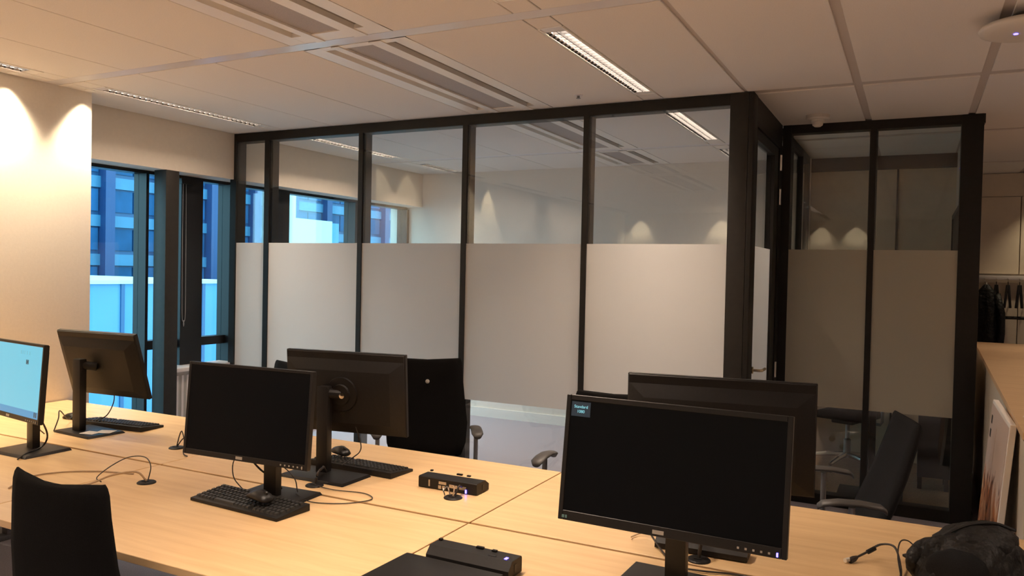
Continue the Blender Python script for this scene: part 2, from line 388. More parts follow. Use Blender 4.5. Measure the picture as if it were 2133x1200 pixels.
for k, lst in sorted(lamp_cols.items()):
    for (a, b, c, d) in lst:
        idx = None
        for j, yb in enumerate(YG):
            if abs(c - (yb+BARW+0.14)) < 0.02: idx = j - 1
        if idx is None or idx < 0: continue
        if c > YE or d > YE + 0.5 and c > YE: continue
        d2 = min(d, YE-0.1) if c < YE < d else d
        if d2 - c < 0.3: continue
        if c > 8: continue
        left = k < -4
        nm = (names_l if left else names_r if k < 0 else names_o).get(idx)
        if nm is None: continue
        watt = LAMP_W
        if left: watt = LAMP_W*(1.25 if idx >= 4 else 0.6)
        elif idx >= 4: watt = LAMP_W*1.15
        if k > 0: watt = LAMP_W*(1.0 if idx == 5 else 0.55)
        louvre_lamp(a, b, c, d2, nm, True, watt)

# recessed wall washer spots
def wall_spot(x, y, e, lb, grp, aim):
    t = thing('wall_spot', lb, 'spot lamp', (x, y, 2.70), 0, grp)
    MB().lathe([(0.024, -0.004), (0.030, -0.004), (0.030, 0.0), (0.024, 0.0)], n=20).build('ring', 'white_enamel', t)
    MB().lathe([(0.022, -0.0025), (0.022, 0.0)], n=16).build('lens', 'reflector', t)
    ld = bpy.data.lights.new('spot_bulb', 'SPOT'); ld.energy = SPOT_W*e; ld.color = SPOT_C; ld.spot_size = R(88); ld.spot_blend = 0.9; ld.shadow_soft_size = 0.02
    lo = bpy.data.objects.new('spot_bulb', ld); COL.objects.link(lo); lo.parent = t; lo.location = (0.0, 0, -0.02); lo.rotation_euler = aim
for y, e, lb in ((3.25, 1.0, 'small recessed spot nearest the end of the cream pier'), (2.77, 1.25, 'second small recessed spot from the end of the cream pier'),
                 (1.50, 1.0, 'third small recessed spot from the end of the cream pier'), (1.02, 1.0, 'fourth small recessed spot from the end of the cream pier')):
    wall_spot(-4.685, y, e, lb, 'recessed wall spots along the pier', (0, R(-6), 0))
for x, e, lb in ((-4.45, 0.9, 'first spot on the wall behind the viewer, by the pier'), (-3.0, 0.9, 'second spot on the wall behind the viewer'), (-1.6, 0.9, 'third spot on the wall behind the viewer'), (-1.0, 0.9, 'fourth spot on the wall behind the viewer')):
    wall_spot(x, -4.08, e, lb, 'wall spots behind the viewer', (R(-4), 0, 0))
for x, e, lb in ((1.22, 0.42, 'small spot over the cream cupboards behind the coat rack'),):
    wall_spot(x, 8.98, e, lb, 'spots over the cupboards', (R(4), 0, 0))

# sprinkler, smoke detector, access point
t = thing('sprinkler_head', 'small sprinkler rose in the ceiling beside the lit lamp', 'sprinkler', (-1.866, 4.507, 2.70))
MB().lathe([(0.028, 0.0), (0.026, -0.005), (0.012, -0.006), (0.010, 0.0)], n=20).build('rose', 'bar_paint', t)
MB().lathe([(0.008, 0), (0.008, -0.018), (0.014, -0.019), (0.014, -0.021)], n=12).build('deflector', 'steel_grey', t)
t = thing('smoke_detector', 'white round smoke detector on the ceiling by the set-back glass', 'smoke detector', (-0.607, 5.66, 2.70))
MB().lathe([(0.075, 0.0), (0.075, -0.022), (0.066, -0.030), (0.02, -0.030)], n=28).build('base', 'white_plastic', t)
MB().lathe([(0.050, -0.030), (0.047, -0.042), (0.036, -0.047), (0.033, -0.066), (0.020, -0.076), (0.001, -0.077)], n=24).build('sensor_head', 'white_plastic', t)
t = thing('wifi_access_point', 'white rounded wireless access point with a blue light on the ceiling', 'access point', (0.385, 3.83, 2.70))
MB().lathe([(0.06, 0.0), (0.06, -0.03), (0.08, -0.035), (0.001, -0.035)], n=28).build('mount', 'brown_dark', t)
pr = [(0.001, -0.036), (0.145, -0.036), (0.17, -0.042), (0.178, -0.052), (0.172, -0.064), (0.14, -0.074), (0.08, -0.080), (0.001, -0.081)]
MB().lathe(pr, n=40).build('dome', 'white_plastic', t, smooth=True)
MB().lathe([(0.009, -0.0795), (0.008, -0.083), (0.001, -0.0835)], c=(-0.045, -0.03, 0), n=14).build('status_light', 'led_blue', t)

# ------------------------------------------------------------------ facade windows
def window(name, y0, y1, members, label, transom=None, zlow=0.0):
    t = bpy.data.objects.new(name, None); COL.objects.link(t); t.location = (-5.32, y0, 0); t['kind'] = 'structure'; t['label'] = label
    def B(nm, m, b, bev=0.0):
        x0, x1, a, c, z0, z1 = b
        MB().box(x0+5.32, x1+5.32, a-y0, c-y0, z0, z1).build(nm, m, t, bev)
    B('head_frame', 'window_frame_dark', (-5.38, -5.27, y0, y1, 2.30, 2.325)); B('bottom_frame', 'window_frame_dark', (-5.38, -5.27, y0, y1, 0, 0.10))
    ys = [y0] + [v for mm in members for v in mm[:2]] + [y1]
    for a, b, dep in members: B('mullion', 'window_frame_dark', (-5.38, -5.27+dep, a, b, 0.10, 2.30))
    for k in range(0, len(ys), 2):
        a, b = ys[k], ys[k+1]
        if b-a < 0.03: continue
        if transom and a > transom[2] and b < transom[3]:
            B('transom', 'window_frame_dark', (-5.37, -5.28, a, b, transom[0], transom[1]))
            B('pane', 'window_glass', (-5.33, -5.322, a, b, 0.10, transom[0])); B('pane', 'window_glass', (-5.33, -5.322, a, b, transom[1], 2.30))
        else: B('pane', 'window_glass', (-5.33, -5.322, a, b, 0.10, 2.30))
    return t
window('window_1', 3.31, 5.00, [(3.31, 3.36, 0.02), (4.105, 4.130, 0.03), (4.43, 4.645, 0.03), (4.93, 5.00, 0.05)], 'tall dark framed window between pier and glass partition', (0.94, 1.01, 4.10, 5.0))  # third member is frame, widened to stand in for dark-reflecting glass beside it
window('window_2', 5.00, YE, [(5.00, 5.10, 0.03), (5.45, 5.645, 0.04), (6.62, 6.75, 0.04), (7.58, YE, 0.03)], 'dark framed window strip of the meeting room', (0.94, 1.01, 4.9, 7.7))
struct('trim_2', MB().box(-5.19, XF+0.001, 4.135, 4.255, 0, 2.325), 'black_alu', 'black steel column before the window', bevel=0.003)
t = thing('window_bench', 'pale sill cabinet with ribbed grey front under the window', 'window bench', (-5.19, 4.5, 0))
MB().box(-0.08, 0.115, -0.24, 0.36, 0.77, 0.80).build('sill_board', 'sill_white', t, 0.003)
MB().box(-0.08, 0.09, -0.24, 0.36, 0.0, 0.77).build('casing', 'ribbed_grey', t)
for k in range(12): MB().box(0.09, 0.096, -0.22+k*0.05, -0.20+k*0.05, 0.06, 0.74).build('rib', 'sill_white', t)
t = thing('blind_cord', 'thin looped blind cord hanging beside the black column', 'cord', (-5.235, 4.44, 0))
MB().cable([(0, 0, 2.26), (0, 0.0, 1.6), (0, 0.005, 1.2), (0, 0.02, 1.16), (0, 0.035, 1.2), (0, 0.035, 1.6), (0, 0.03, 2.26)], 0.0025).build('cord_loop', 'cord_grey', t)
MB().lathe([(0.004, 0.0), (0.006, -0.03), (0.003, -0.05)], c=(0, 0.02, 1.16), n=10).build('cord_weight', 'cord_grey', t)
MB().box(-0.02, 0.02, -0.03, 0.07, 2.255, 2.28).build('cord_bracket', 'window_frame_dark', t)

# exterior
struct('ground_outside', MB().box(-120, -5.6, -60, 160, -6.2, -6.0), 'asphalt', 'ground outside the building')
t = thing('neighbour_wall', 'pale parapet wall of the neighbouring roof seen through the window', 'building', (-14, 8, -6))
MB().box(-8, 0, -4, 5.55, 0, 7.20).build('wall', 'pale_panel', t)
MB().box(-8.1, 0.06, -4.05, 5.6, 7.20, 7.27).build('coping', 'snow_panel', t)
for k in range(5): MB().box(0.0, 0.03, -3.6+k*2.0, -3.52+k*2.0, 0, 7.2).build('panel_joint', 'facade_blue', t)
t = thing('white_annex', 'bright white roof annex seen through the meeting room window', 'building', (-13, 14.05, -6))
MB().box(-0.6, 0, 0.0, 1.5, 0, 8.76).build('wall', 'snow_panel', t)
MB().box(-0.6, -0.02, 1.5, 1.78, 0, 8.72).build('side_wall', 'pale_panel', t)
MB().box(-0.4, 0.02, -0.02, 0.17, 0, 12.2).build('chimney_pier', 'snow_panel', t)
MB().box(0, 0.012, 0.2, 1.5, 7.9, 7.915).build('panel_joint', 'pale_panel', t)
t = thing('office_building', 'tall blue office building across the street', 'building', (-45, 20, -6))
MB().box(-12, 0, -10, 70, 0, 30).build('facade', 'facade_blue', t)
n = 0
for fl in range(9):
    z = 1.2 + fl*2.4
    for c in range(14):
        y = -8 + c*4.1
        MB().box(0, 0.10, y+0.05, y+1.65, z, z+1.35).build('window', 'facade_pane', t)
        MB().box(0, 0.12, y+1.75, y+3.35, z, z+1.35).build('window', 'facade_pane', t)
    MB().box(0, 0.22, -10, 70, z+1.45, z+2.15).build('spandrel', 'facade_light', t)
for c in range(15): MB().box(0, 0.7, -8.65+c*4.1, -8.0+c*4.1, 0, 30).build('column', 'facade_column', t)
t = thing('low_terrace', 'pale blue terrace roof beyond the parapet', 'building', (-30, 22, -6))
MB().box(-6, 0, -14, 45, 0, 6.2).build('wall', 'pale_panel', t); MB().box(-6.1, 0.1, -14.1, 45.1, 6.2, 6.4).build('coping', 'snow_panel', t)

# ------------------------------------------------------------------ glass partition
def pane_with_film(t, x0, x1, y0, y1, z0, z1, f0, f1, axis, glass='pane_glass', film='frost_film'):
    """axis 'x': pane runs along x with thickness y0..y1 ; film on the far side"""
    g = MB().box(x0, x1, y0, y1, z0, z1).build('glass_pane', glass, t)
    if axis == 'x': MB().box(x0, x1, y0-0.0015, y0-0.0005, f0, f1).build('frosted_film', film, g)
    else: MB().box(x1+0.0005, x1+0.0015, y0, y1, f0, f1).build('frosted_film', film, g)
    return g
t = thing('glass_partition', 'black framed glass partition with frosted band enclosing the meeting room', 'glass partition', (0, YP, 0))
def PB(nm, m, b, bev=0.0): return MB().box(b[0], b[1], b[2], b[3], b[4], b[5]).build(nm, m, t, bev)
PB('top_rail', 'black_frame', (XF, -1.008, -0.005, 0.10, 2.632, 2.70)); PB('bottom_rail', 'black_frame', (XF, -1.008, -0.005, 0.10, 0, 0.055))
PB('end_post', 'black_frame', (-5.10, -5.035, -0.01, 0.10, 0, 2.70))
mx = [(-4.725, -4.675), (-3.775, -3.735), (-2.862, -2.822), (-1.948, -1.910)]
for a, b in mx:
    PB('mullion', 'black_frame', (a, b, -0.006, 0.030, 0.055, 2.632)); PB('mullion_back', 'black_alu', (a-0.006, b+0.006, 0.031, 0.10, 0.055, 2.632))
edges = [-5.035] + [v for m_ in mx for v in m_] + [-1.008]
for k in range(0, len(edges), 2):
    pane_with_film(t, edges[k], edges[k+1], 0.004, 0.012, 0.055, 2.632, 0.70, 1.80, 'x')
PB('corner_post', 'black_alu', (-1.008, XC-0.030, -0.010, 0.12, 0, 2.70), 0.002); PB('corner_trim', 'black_frame', (XC-0.028, XC, -0.008, 0.12, 0, 2.70), 0.001)
# door in the return
d = bpy.data.objects.new('door_1', None); COL.objects.link(d); d.location = (XC, YP+0.12, 0); d['kind'] = 'structure'; d['label'] = 'black framed glass door with frosted band and lever handle'
def DB(nm, m, b, par=None, bev=0.0): return MB().box(*b).build(nm, m, par or d, bev)
DB('head_panel', 'black_alu', (-0.09, -0.004, 0, 1.03, 2.555, 2.70)); DB('head_frame', 'black_frame', (-0.09, 0.0, 0, 1.03, 2.52, 2.553))
DB('jamb', 'black_frame', (-0.09, 0.0, 0.0, 0.025, 0, 2.52)); DB('jamb', 'black_frame', (-0.09, 0.0, 0.90, 1.03, 0, 2.52))
DB('stile', 'black_alu', (-0.055, -0.008, 0.028, 0.075, 0.01, 2.515)); DB('stile', 'black_alu', (-0.055, -0.008, 0.74, 0.897, 0.01, 2.515))
DB('rail', 'black_alu', (-0.055, -0.008, 0.075, 0.74, 2.45, 2.515)); DB('rail', 'black_alu', (-0.055, -0.008, 0.075, 0.74, 0.01, 0.11))
g = DB('glass_pane', 'pane_glass', (-0.034, -0.026, 0.075, 0.74, 0.11, 2.45)); DB('frosted_film', 'frost_film', (-0.0252, -0.0240, 0.075, 0.74, 0.70, 1.80), g)
for z in (2.36, 2.12, 0.9, 0.25): MB().lathe([(0.011, 0), (0.011, 0.11)], c=(0.006, 0.90, z), n=12).build('hinge', 'chrome', d)
hd = MB().lathe([(0.022, 0), (0.022, 0.012)], n=16); hd.v = [(z-0.008, 0.052+x, 1.035+y) for x, y, z in hd.v]
hp = hd.build('handle_rose', 'brass_chrome', d)
MB().tube([(0.0, 0.052, 1.035), (0.045, 0.052, 1.035), (0.055, 0.065, 1.035), (0.055, 0.17, 1.035)], 0.009, 10).build('handle', 'brass_chrome', d)

t = thing('set_back_partition', 'dark set-back glass partition of two frosted panes beside the door', 'glass partition', (0, YB, 0))
PB('top_rail', 'black_frame', (XC, 0.384, 0, 0.10, 2.640, 2.70)); PB('bottom_rail', 'black_frame', (XC, 0.384, 0, 0.10, 0, 0.08))
PB('post', 'black_frame', (XC, -0.812, -0.004, 0.10, 0, 2.70)); PB('mullion', 'black_frame', (-0.294, -0.255, -0.004, 0.035, 0.08, 2.64)); PB('mullion_back', 'black_alu', (-0.30, -0.25, 0.036, 0.10, 0.08, 2.64))
PB('end_column', 'black_frame', (0.250, 0.376, -0.006, 0.12, 0, 2.70), 0.002)
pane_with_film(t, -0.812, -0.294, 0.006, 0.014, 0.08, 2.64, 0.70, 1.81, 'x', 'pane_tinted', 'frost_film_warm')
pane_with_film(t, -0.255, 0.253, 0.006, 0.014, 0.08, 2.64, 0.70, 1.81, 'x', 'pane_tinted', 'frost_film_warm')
t = thing('dividing_partition', 'glass divider between the meeting room and the dark booth', 'glass partition', (XC, YB+0.10, 0))
PB('top_rail', 'black_frame', (-0.06, 0, 0, YE-YB-0.10, 2.64, 2.70)); PB('bottom_rail', 'black_frame', (-0.06, 0, 0, YE-YB-0.10, 0, 0.08))
for a in (0.45, 1.05, 1.53): PB('mullion', 'black_frame', (-0.05, -0.0, a, a+0.03, 0.08, 2.64))
for a, b in ((0.0, 0.45), (0.48, 1.05), (1.08, 1.53)): pane_with_film(t, -0.03, -0.022, a, b, 0.08, 2.64, 0.70, 1.81, 'y', 'pane_tinted', 'frost_film')

# dark booth behind the set-back partition
struct('wall_booth_back', MB().box(XC, 0.384, 7.74, 7.84, 0, 2.86), 'tan_wall', 'tan back wall of the dark booth')
struct('trim_3', MB().box(XC, 0.384, 7.71, 7.74, 2.58, 2.70), 'brown_dark', 'dark head trim across the booth back wall')
struct('wall_booth_side', MB().box(0.30, 0.384, YB+0.121, 7.74, 0, 2.86), 'tan_wall', 'tan side wall of the dark booth')
struct('trim_4', MB().box(-0.16, -0.145, 7.725, 7.74, 0, 2.58), 'brown_dark', 'thin upright joint on the booth wall')
t = thing('booth_screen', 'black framed panel on the booth wall beside the end column', 'wall panel', (0.295, 7.0, 0))
MB().box(-0.02, 0.004, -0.5, 0.5, 1.0, 2.12).build('panel', 'dark_plastic', t)
for b in ((-0.03, 0.004, -0.53, -0.5, 0.97, 2.15), (-0.03, 0.004, 0.5, 0.53, 0.97, 2.15), (-0.03, 0.004, -0.5, 0.5, 2.12, 2.15), (-0.03, 0.004, -0.5, 0.5, 0.97, 1.0)): MB().box(*b).build('panel_frame', 'black_frame', t)
struct('floor_booth', MB().box(XC, 0.30, YB+0.10, 7.74, 0.0, 0.006), 'carpet_warm', 'brown floor of the dark booth')

# ------------------------------------------------------------------ desks
def desk(x0, x1, y0, y1, label):
    t = thing('desk', label, 'desk', ((x0+x1)/2, (y0+y1)/2, 0), 0, 'beech office desks pushed together')
    w, dp = (x1-x0)/2-0.003, (y1-y0)/2-0.004
    MB().box(-w, w, -dp, dp, 0.7155, 0.74).build('desktop', 'beech', t, 0.0015, seg=1)
    ins = 0.10
    for sx in (-1, 1):
        a = sx*(w-ins); MB().box(a-0.03, a+0.03, -dp+0.06, dp-0.06, 0.0, 0.03).build('foot', 'steel_grey', t, 0.004)
        MB().box(a-0.025, a+0.025, -0.04, 0.04, 0.03, 0.66).build('leg', 'steel_grey', t, 0.004)
        MB().box(a-0.02, a+0.02, -dp+0.10, dp-0.10, 0.66, 0.7155).build('bracket', 'steel_grey', t)
    MB().box(-w+ins, w-ins, -0.03, 0.03, 0.66, 0.70).build('cross_beam', 'steel_grey', t)
    return t
DX = [-4.745, -2.893, -1.345, 0.45]
for i, lb in enumerate(('beech desk in the front row below the bright monitor', 'beech desk in the front row with the dark monitor and the black chair', 'beech desk in the front row with the large monitor and laptop')):
    desk(DX[i], DX[i+1], 1.57, 2.347, lb)
for i, lb in enumerate(('beech desk in the back row by the cream pier', 'beech desk in the back row with the round-hubbed monitor', 'beech desk in the back row below the rucksack')):
    desk(DX[i], DX[i+1], 2.356, 3.16, lb)
DZ = 0.74

# ------------------------------------------------------------------ monitors
def rot2(v, a): return (v[0]*math.cos(a)-v[1]*math.sin(a), v[0]*math.sin(a)+v[1]*math.cos(a))
def monitor(label, base, panel, rz, tilt, w, h, style, base_wd=(0.29, 0.20), base_off=(0, 0), bez=(0.012, 0.012, 0.022), brz=None):
    t = thing('monitor', label, 'monitor', (base[0], base[1], DZ), rz)
    off = rot2((panel[0]-base[0], panel[1]-base[1]), -rz); pz = panel[2]-DZ
    M = T(off[0], off[1], pz) @ RX(-tilt)
    hw, hh = w/2, h/2
    sb, tb, bb = bez
    # front bezel
    fr = MB(M)
    fr.box(-hw, -hw+sb, -0.009, 0.010, -hh, hh); fr.box(hw-sb, hw, -0.009, 0.010, -hh, hh)
    fr.box(-hw+sb, hw-sb, -0.009, 0.010, hh-tb, hh); fr.box(-hw+sb, hw-sb, -0.009, 0.010, -hh, -hh+bb)
    fr.build('bezel', 'satin_plastic', t, 0.0012, seg=1)
    scr = MB(M).box(-hw+sb, hw-sb, -0.0068, 0.004, -hh+bb, hh-tb).build('screen', 'screen_lit' if style == 'A' else 'screen_off', t)
    hs = MB(M)
    hs.frustum((-hw+0.002, hw-0.002, -hh+0.002, hh-0.002), (-hw+0.004, hw-0.004, -hh+0.004, hh-0.004), 0.010, 0.016)
    hs.frustum((-hw+0.004, hw-0.004, -hh+0.004, hh-0.03), (-hw+0.06, hw-0.06, -hh+0.05, hh-0.075), 0.016, 0.042)
    hs.build('housing', 'dark_plastic', t, 0.0015, seg=1)
    MB(M).box(-hw+0.05, hw-0.07, 0.0155, 0.020, hh-0.050, hh-0.040).build('vent_groove', 'black_plastic', t)
    if style in 'DF':
        hb = MB(M @ RX(R(-90))).lathe([(0.075, 0.040), (0.072, 0.050), (0.045, 0.052), (0.042, 0.060), (0.001, 0.060)], n=28)
        hub = hb.build('stand_hub', 'black_plastic', t)
        if style == 'D': MB(M @ RX(R(-90))).lathe([(0.012, 0.060), (0.012, 0.072), (0.001, 0.073)], c=(-0.015, 0.0, 0), n=16).build('hub_cap', 'chrome', hub)
    # stand
    ptop = pz + (0.03 if style in 'BDF' else 0.0)
    pw, pd = (0.058, 0.034) if style not in 'BDF' else (0.052, 0.04)
    po = 0.0
    MB().box(-pw/2, pw/2, -pd/2, pd/2, 0.010, ptop).build('stand_pole', 'satin_plastic', t, 0.004)
    # arm from pole to panel back
    pb = M @ Vector((0, 0.045, 0.0))
    MB().tube([(0, 0, ptop-0.03), (pb.x, pb.y, pb.z)], 0.022, 12).build('hinge', 'black_plastic', t)
    bw, bd = base_wd
    Mb = T(base_off[0], base_off[1], 0) @ RZ(brz or 0)
    MB(Mb).frustum((-bw/2, bw/2, 0, 0.001), (-bw/2, bw/2, 0, 0.001), -bd/2, -bd/2) if False else None
    b = MB(Mb); b._add([(-bw/2, -bd/2, 0), (bw/2, -bd/2, 0), (bw/2, bd/2, 0), (-bw/2, bd/2, 0), (-bw/2+0.006, -bd/2+0.01, 0.012), (bw/2-0.006, -bd/2+0.01, 0.012), (bw/2-0.006, bd/2-0.006, 0.012), (-bw/2+0.006, bd/2-0.006, 0.012)],
                       [(0,3,2,1),(4,5,6,7),(0,1,5,4),(1,2,6,5),(2,3,7,6),(3,0,4,7)])
    b.build('stand_base', 'satin_plastic', t, 0.002)
    # front controls
    if style in 'ACE':
        for k in range(6):
            x = hw-0.115+k*0.0185
            o = MB(M).box(x-0.0025, x+0.0025, -0.0105, -0.009, -hh+0.007, -hh+0.012).build('button', 'grey_mark', t)
        MB(M).box(hw-0.024, hw-0.020, -0.0106, -0.009, -hh+0.004, -hh+0.014).build('power_light', 'led_blue' if style == 'E' else 'grey_mark', t)
        MB(M).box(-0.032, -0.002, -0.0100, -0.009, -hh+0.006, -hh+0.016).build('badge', 'grey_mark', t)
    if style == 'E':
        x0 = -hw+sb+0.003; z1 = hh-tb-0.004
        ob = MB(M).box(x0, x0+0.056, -0.0074, -0.0068, z1-0.040, z1).build('menu_box', 'osd_box', scr)
        text('Standard', 0.0115, M @ T(x0+0.028, -0.0078, z1-0.017) @ RX(R(90)), 'osd_text', scr, 'menu_text')
        text('1080', 0.0115, M @ T(x0+0.028, -0.0078, z1-0.030) @ RX(R(90)), 'osd_text', scr, 'menu_text')
        for k, c in ((0.004, 0.007), (0.014, 0.005)): MB(M).box(-hw+0.008+k, -hw+0.008+k+c, -0.0098, -0.009, -hh+0.006, -hh+0.014).build('sticker', 'sticker_glow', t)  # bezel stickers, with a faint glow added to their colour
    if style == 'A':
        MB(M).box(-hw+sb, hw-sb, -0.0074, -0.0068, -hh+bb, -hh+bb+0.030).build('task_bar', 'screen_bar', scr)
        for x in (0.115, 0.128): MB(M).box(x, x+0.008, -0.0076, -0.0068, 0.078, 0.098).build('desktop_icon', 'screen_icon', scr)
        MB(M).box(0.123, 0.128, -0.0076, -0.0068, 0.085, 0.091).build('desktop_icon', 'screen_icon', scr)
        for x in (0.06, 0.075, 0.092, 0.115, 0.14): MB(M).box(x, x+0.004, -0.0075, -0.0068, 0.120, 0.136).build('menu_mark', 'screen_faint', scr)
        for x in (hw-0.05, hw-0.035): MB(M).box(x, x+0.009, -0.0078, -0.0068, -hh+bb+0.006, -hh+bb+0.028).build('task_icon', 'screen_icon', scr)
    return t
def text(s, size, M, m, parent, name):
    cu = bpy.data.curves.new(name, 'FONT'); cu.body = s; cu.size = size; cu.align_x = 'CENTER'; cu.extrude = 0.0002
    o = bpy.data.objects.new(name+'_tmp', cu); COL.objects.link(o)
    me = bpy.data.meshes.new_from_object(o.evaluated_get(bpy.context.evaluated_depsgraph_get())); bpy.data.objects.remove(o)
    me.transform(M); me.materials.clear(); me.materials.append(MATS[m]); me.name = name
    p = bpy.data.objects.new(name, me); COL.objects.link(p); p.parent = parent; return p

monitor('monitor at the picture edge with bright light blue screen', (-3.60, 2.235), (-3.605, 2.150, 1.076), R(-8.0), R(3.9), 0.545, 0.346, 'A', (0.27, 0.22), (0.02, -0.02), brz=R(8))
monitor('monitor seen from behind, tilted back, before the cream pier', (-3.785, 2.585), (-3.736, 2.687, 1.087), R(180+4.3), R(16.4), 0.552, 0.352, 'B', (0.30, 0.20), (-0.05, -0.02), brz=R(-8))
monitor('dark monitor above the keyboard with a mouse lying on it, in the front row', (-2.125, 2.225), (-2.148, 2.117, 1.072), R(3.06), R(4.5), 0.578, 0.345, 'C', (0.28, 0.15), (0.0, 0.045), (0.012, 0.010, 0.020))
monitor('monitor seen from behind with a round hub, in the back row middle', (-2.195, 2.595), (-2.140, 2.672, 1.082), R(180+9.5), R(5.2), 0.563, 0.348, 'D', (0.33, 0.19), (-0.03, 0.035), brz=R(-9))
monitor('large dark monitor with a small blue menu box on its screen', (-0.565, 2.150), (-0.553, 2.010, 1.101), R(-1.3), R(7.8), 0.603, 0.341, 'E', (0.32, 0.21), (0.0, 0.01), (0.013, 0.014, 0.026))
monitor('monitor seen from behind, standing back to back with the large dark monitor', (-0.60, 2.66), (-0.556, 2.60, 1.098), R(180+8.6), R(1.0), 0.597, 0.36, 'F', (0.30, 0.18), (0.0, 0.02))

# ------------------------------------------------------------------ keyboards and mice
def keyboard(label, c, rz, z=DZ):
    t = thing('keyboard', label, 'keyboard', (c[0], c[1], z), rz, 'black keyboards on the desks')
    w, dp = 0.225, 0.078
    b = MB(); b._add([(-w, -dp, 0), (w, -dp, 0), (w, dp, 0), (-w, dp, 0), (-w, -dp, 0.012), (w, -dp, 0.012), (w, dp, 0.026), (-w, dp, 0.026)],
                     [(0,3,2,1),(4,5,6,7),(0,1,5,4),(1,2,6,5),(2,3,7,6),(3,0,4,7)])
    b.build('tray', 'dark_plastic', t, 0.003)
    k = MB(); sl = 0.014/(2*dp)
    for r in range(6):
        y = -0.062 + r*0.0215; z0 = 0.012 + (y+dp)*sl
        x = -0.212
        while x < 0.205:
            if not (0.068 < x < 0.078 or 0.140 < x < 0.150):
                ww = 0.0155
                if r == 0 and -0.13 < x < -0.02: ww = 0.106
                k.frustum((x, x+ww, z0, z0+0.0001), (x, x+ww, z0, z0+0.0001), y, y) if False else None
                k._add([(x, y, z0), (x+ww, y, z0), (x+ww, y+0.016, z0+0.0015), (x, y+0.016, z0+0.0015), (x+0.002, y+0.002, z0+0.008), (x+ww-0.002, y+0.002, z0+0.008), (x+ww-0.002, y+0.014, z0+0.0095), (x+0.002, y+0.014, z0+0.0095)],
                       [(0,3,2,1),(4,5,6,7),(0,1,5,4),(1,2,6,5),(2,3,7,6),(3,0,4,7)])
                x += ww+0.0035
            else: x += 0.009
    k.build('keys', 'key_plastic', t, kind='stuff')
    return t
keyboard('black keyboard behind the tilted-back monitor by the pier', (-3.76, 2.80), R(186))
keyboard('black keyboard below the dark monitor in the front row, mouse on top', (-2.128, 2.112), R(-3.5))
keyboard('black keyboard behind the round-hubbed monitor', (-2.125, 2.755), R(178))
def mouse(label, c, rz, z, tilt=0.0):
    t = thing('mouse', label, 'computer mouse', (c[0], c[1], z), rz, 'black mice on the desks')
    rs = []
    for k, (y, w, hh) in enumerate(((-0.055, 0.012, 0.010), (-0.05, 0.024, 0.018), (-0.03, 0.030, 0.030), (0.0, 0.031, 0.037), (0.03, 0.029, 0.030), (0.05, 0.024, 0.018), (0.056, 0.014, 0.010))):
        rs.append([(w*math.cos(a), y, max(0.0, hh*(0.45+0.55*math.sin(a)))) for a in [2*PI*i/14 for i in range(14)]])
    MB(RX(tilt)).rings(rs).build('body', 'satin_plastic', t, smooth=True)
    MB(RX(tilt) @ T(0, -0.035, 0.030) @ RY(R(90))).lathe([(0.007, -0.004), (0.008, 0), (0.007, 0.004)], n=12).build('scroll_wheel', 'key_plastic', t)
    return t
mouse('black mouse on the desk beside the cream pier', (-4.14, 2.79), R(100), DZ)
mouse('black mouse lying on top of the front row keyboard', (-2.055, 2.09), R(80), DZ+0.0375)
mouse('black mouse lying on top of the keyboard behind the round-hubbed monitor', (-2.265, 2.79), R(70), DZ+0.0375)

# notes on the tilted monitor's base
t = thing('paper_notes', 'white paper scraps on the foot of the tilted-back monitor', 'paper', (-3.66, 2.615, DZ+0.0125), R(10))
MB().box(-0.06, 0.02, -0.075, -0.01, 0, 0.0008).build('sheet', 'paper', t); MB(RZ(R(14))).box(-0.01, 0.07, -0.04, 0.03, 0.0009, 0.0017).build('sheet', 'paper', t)

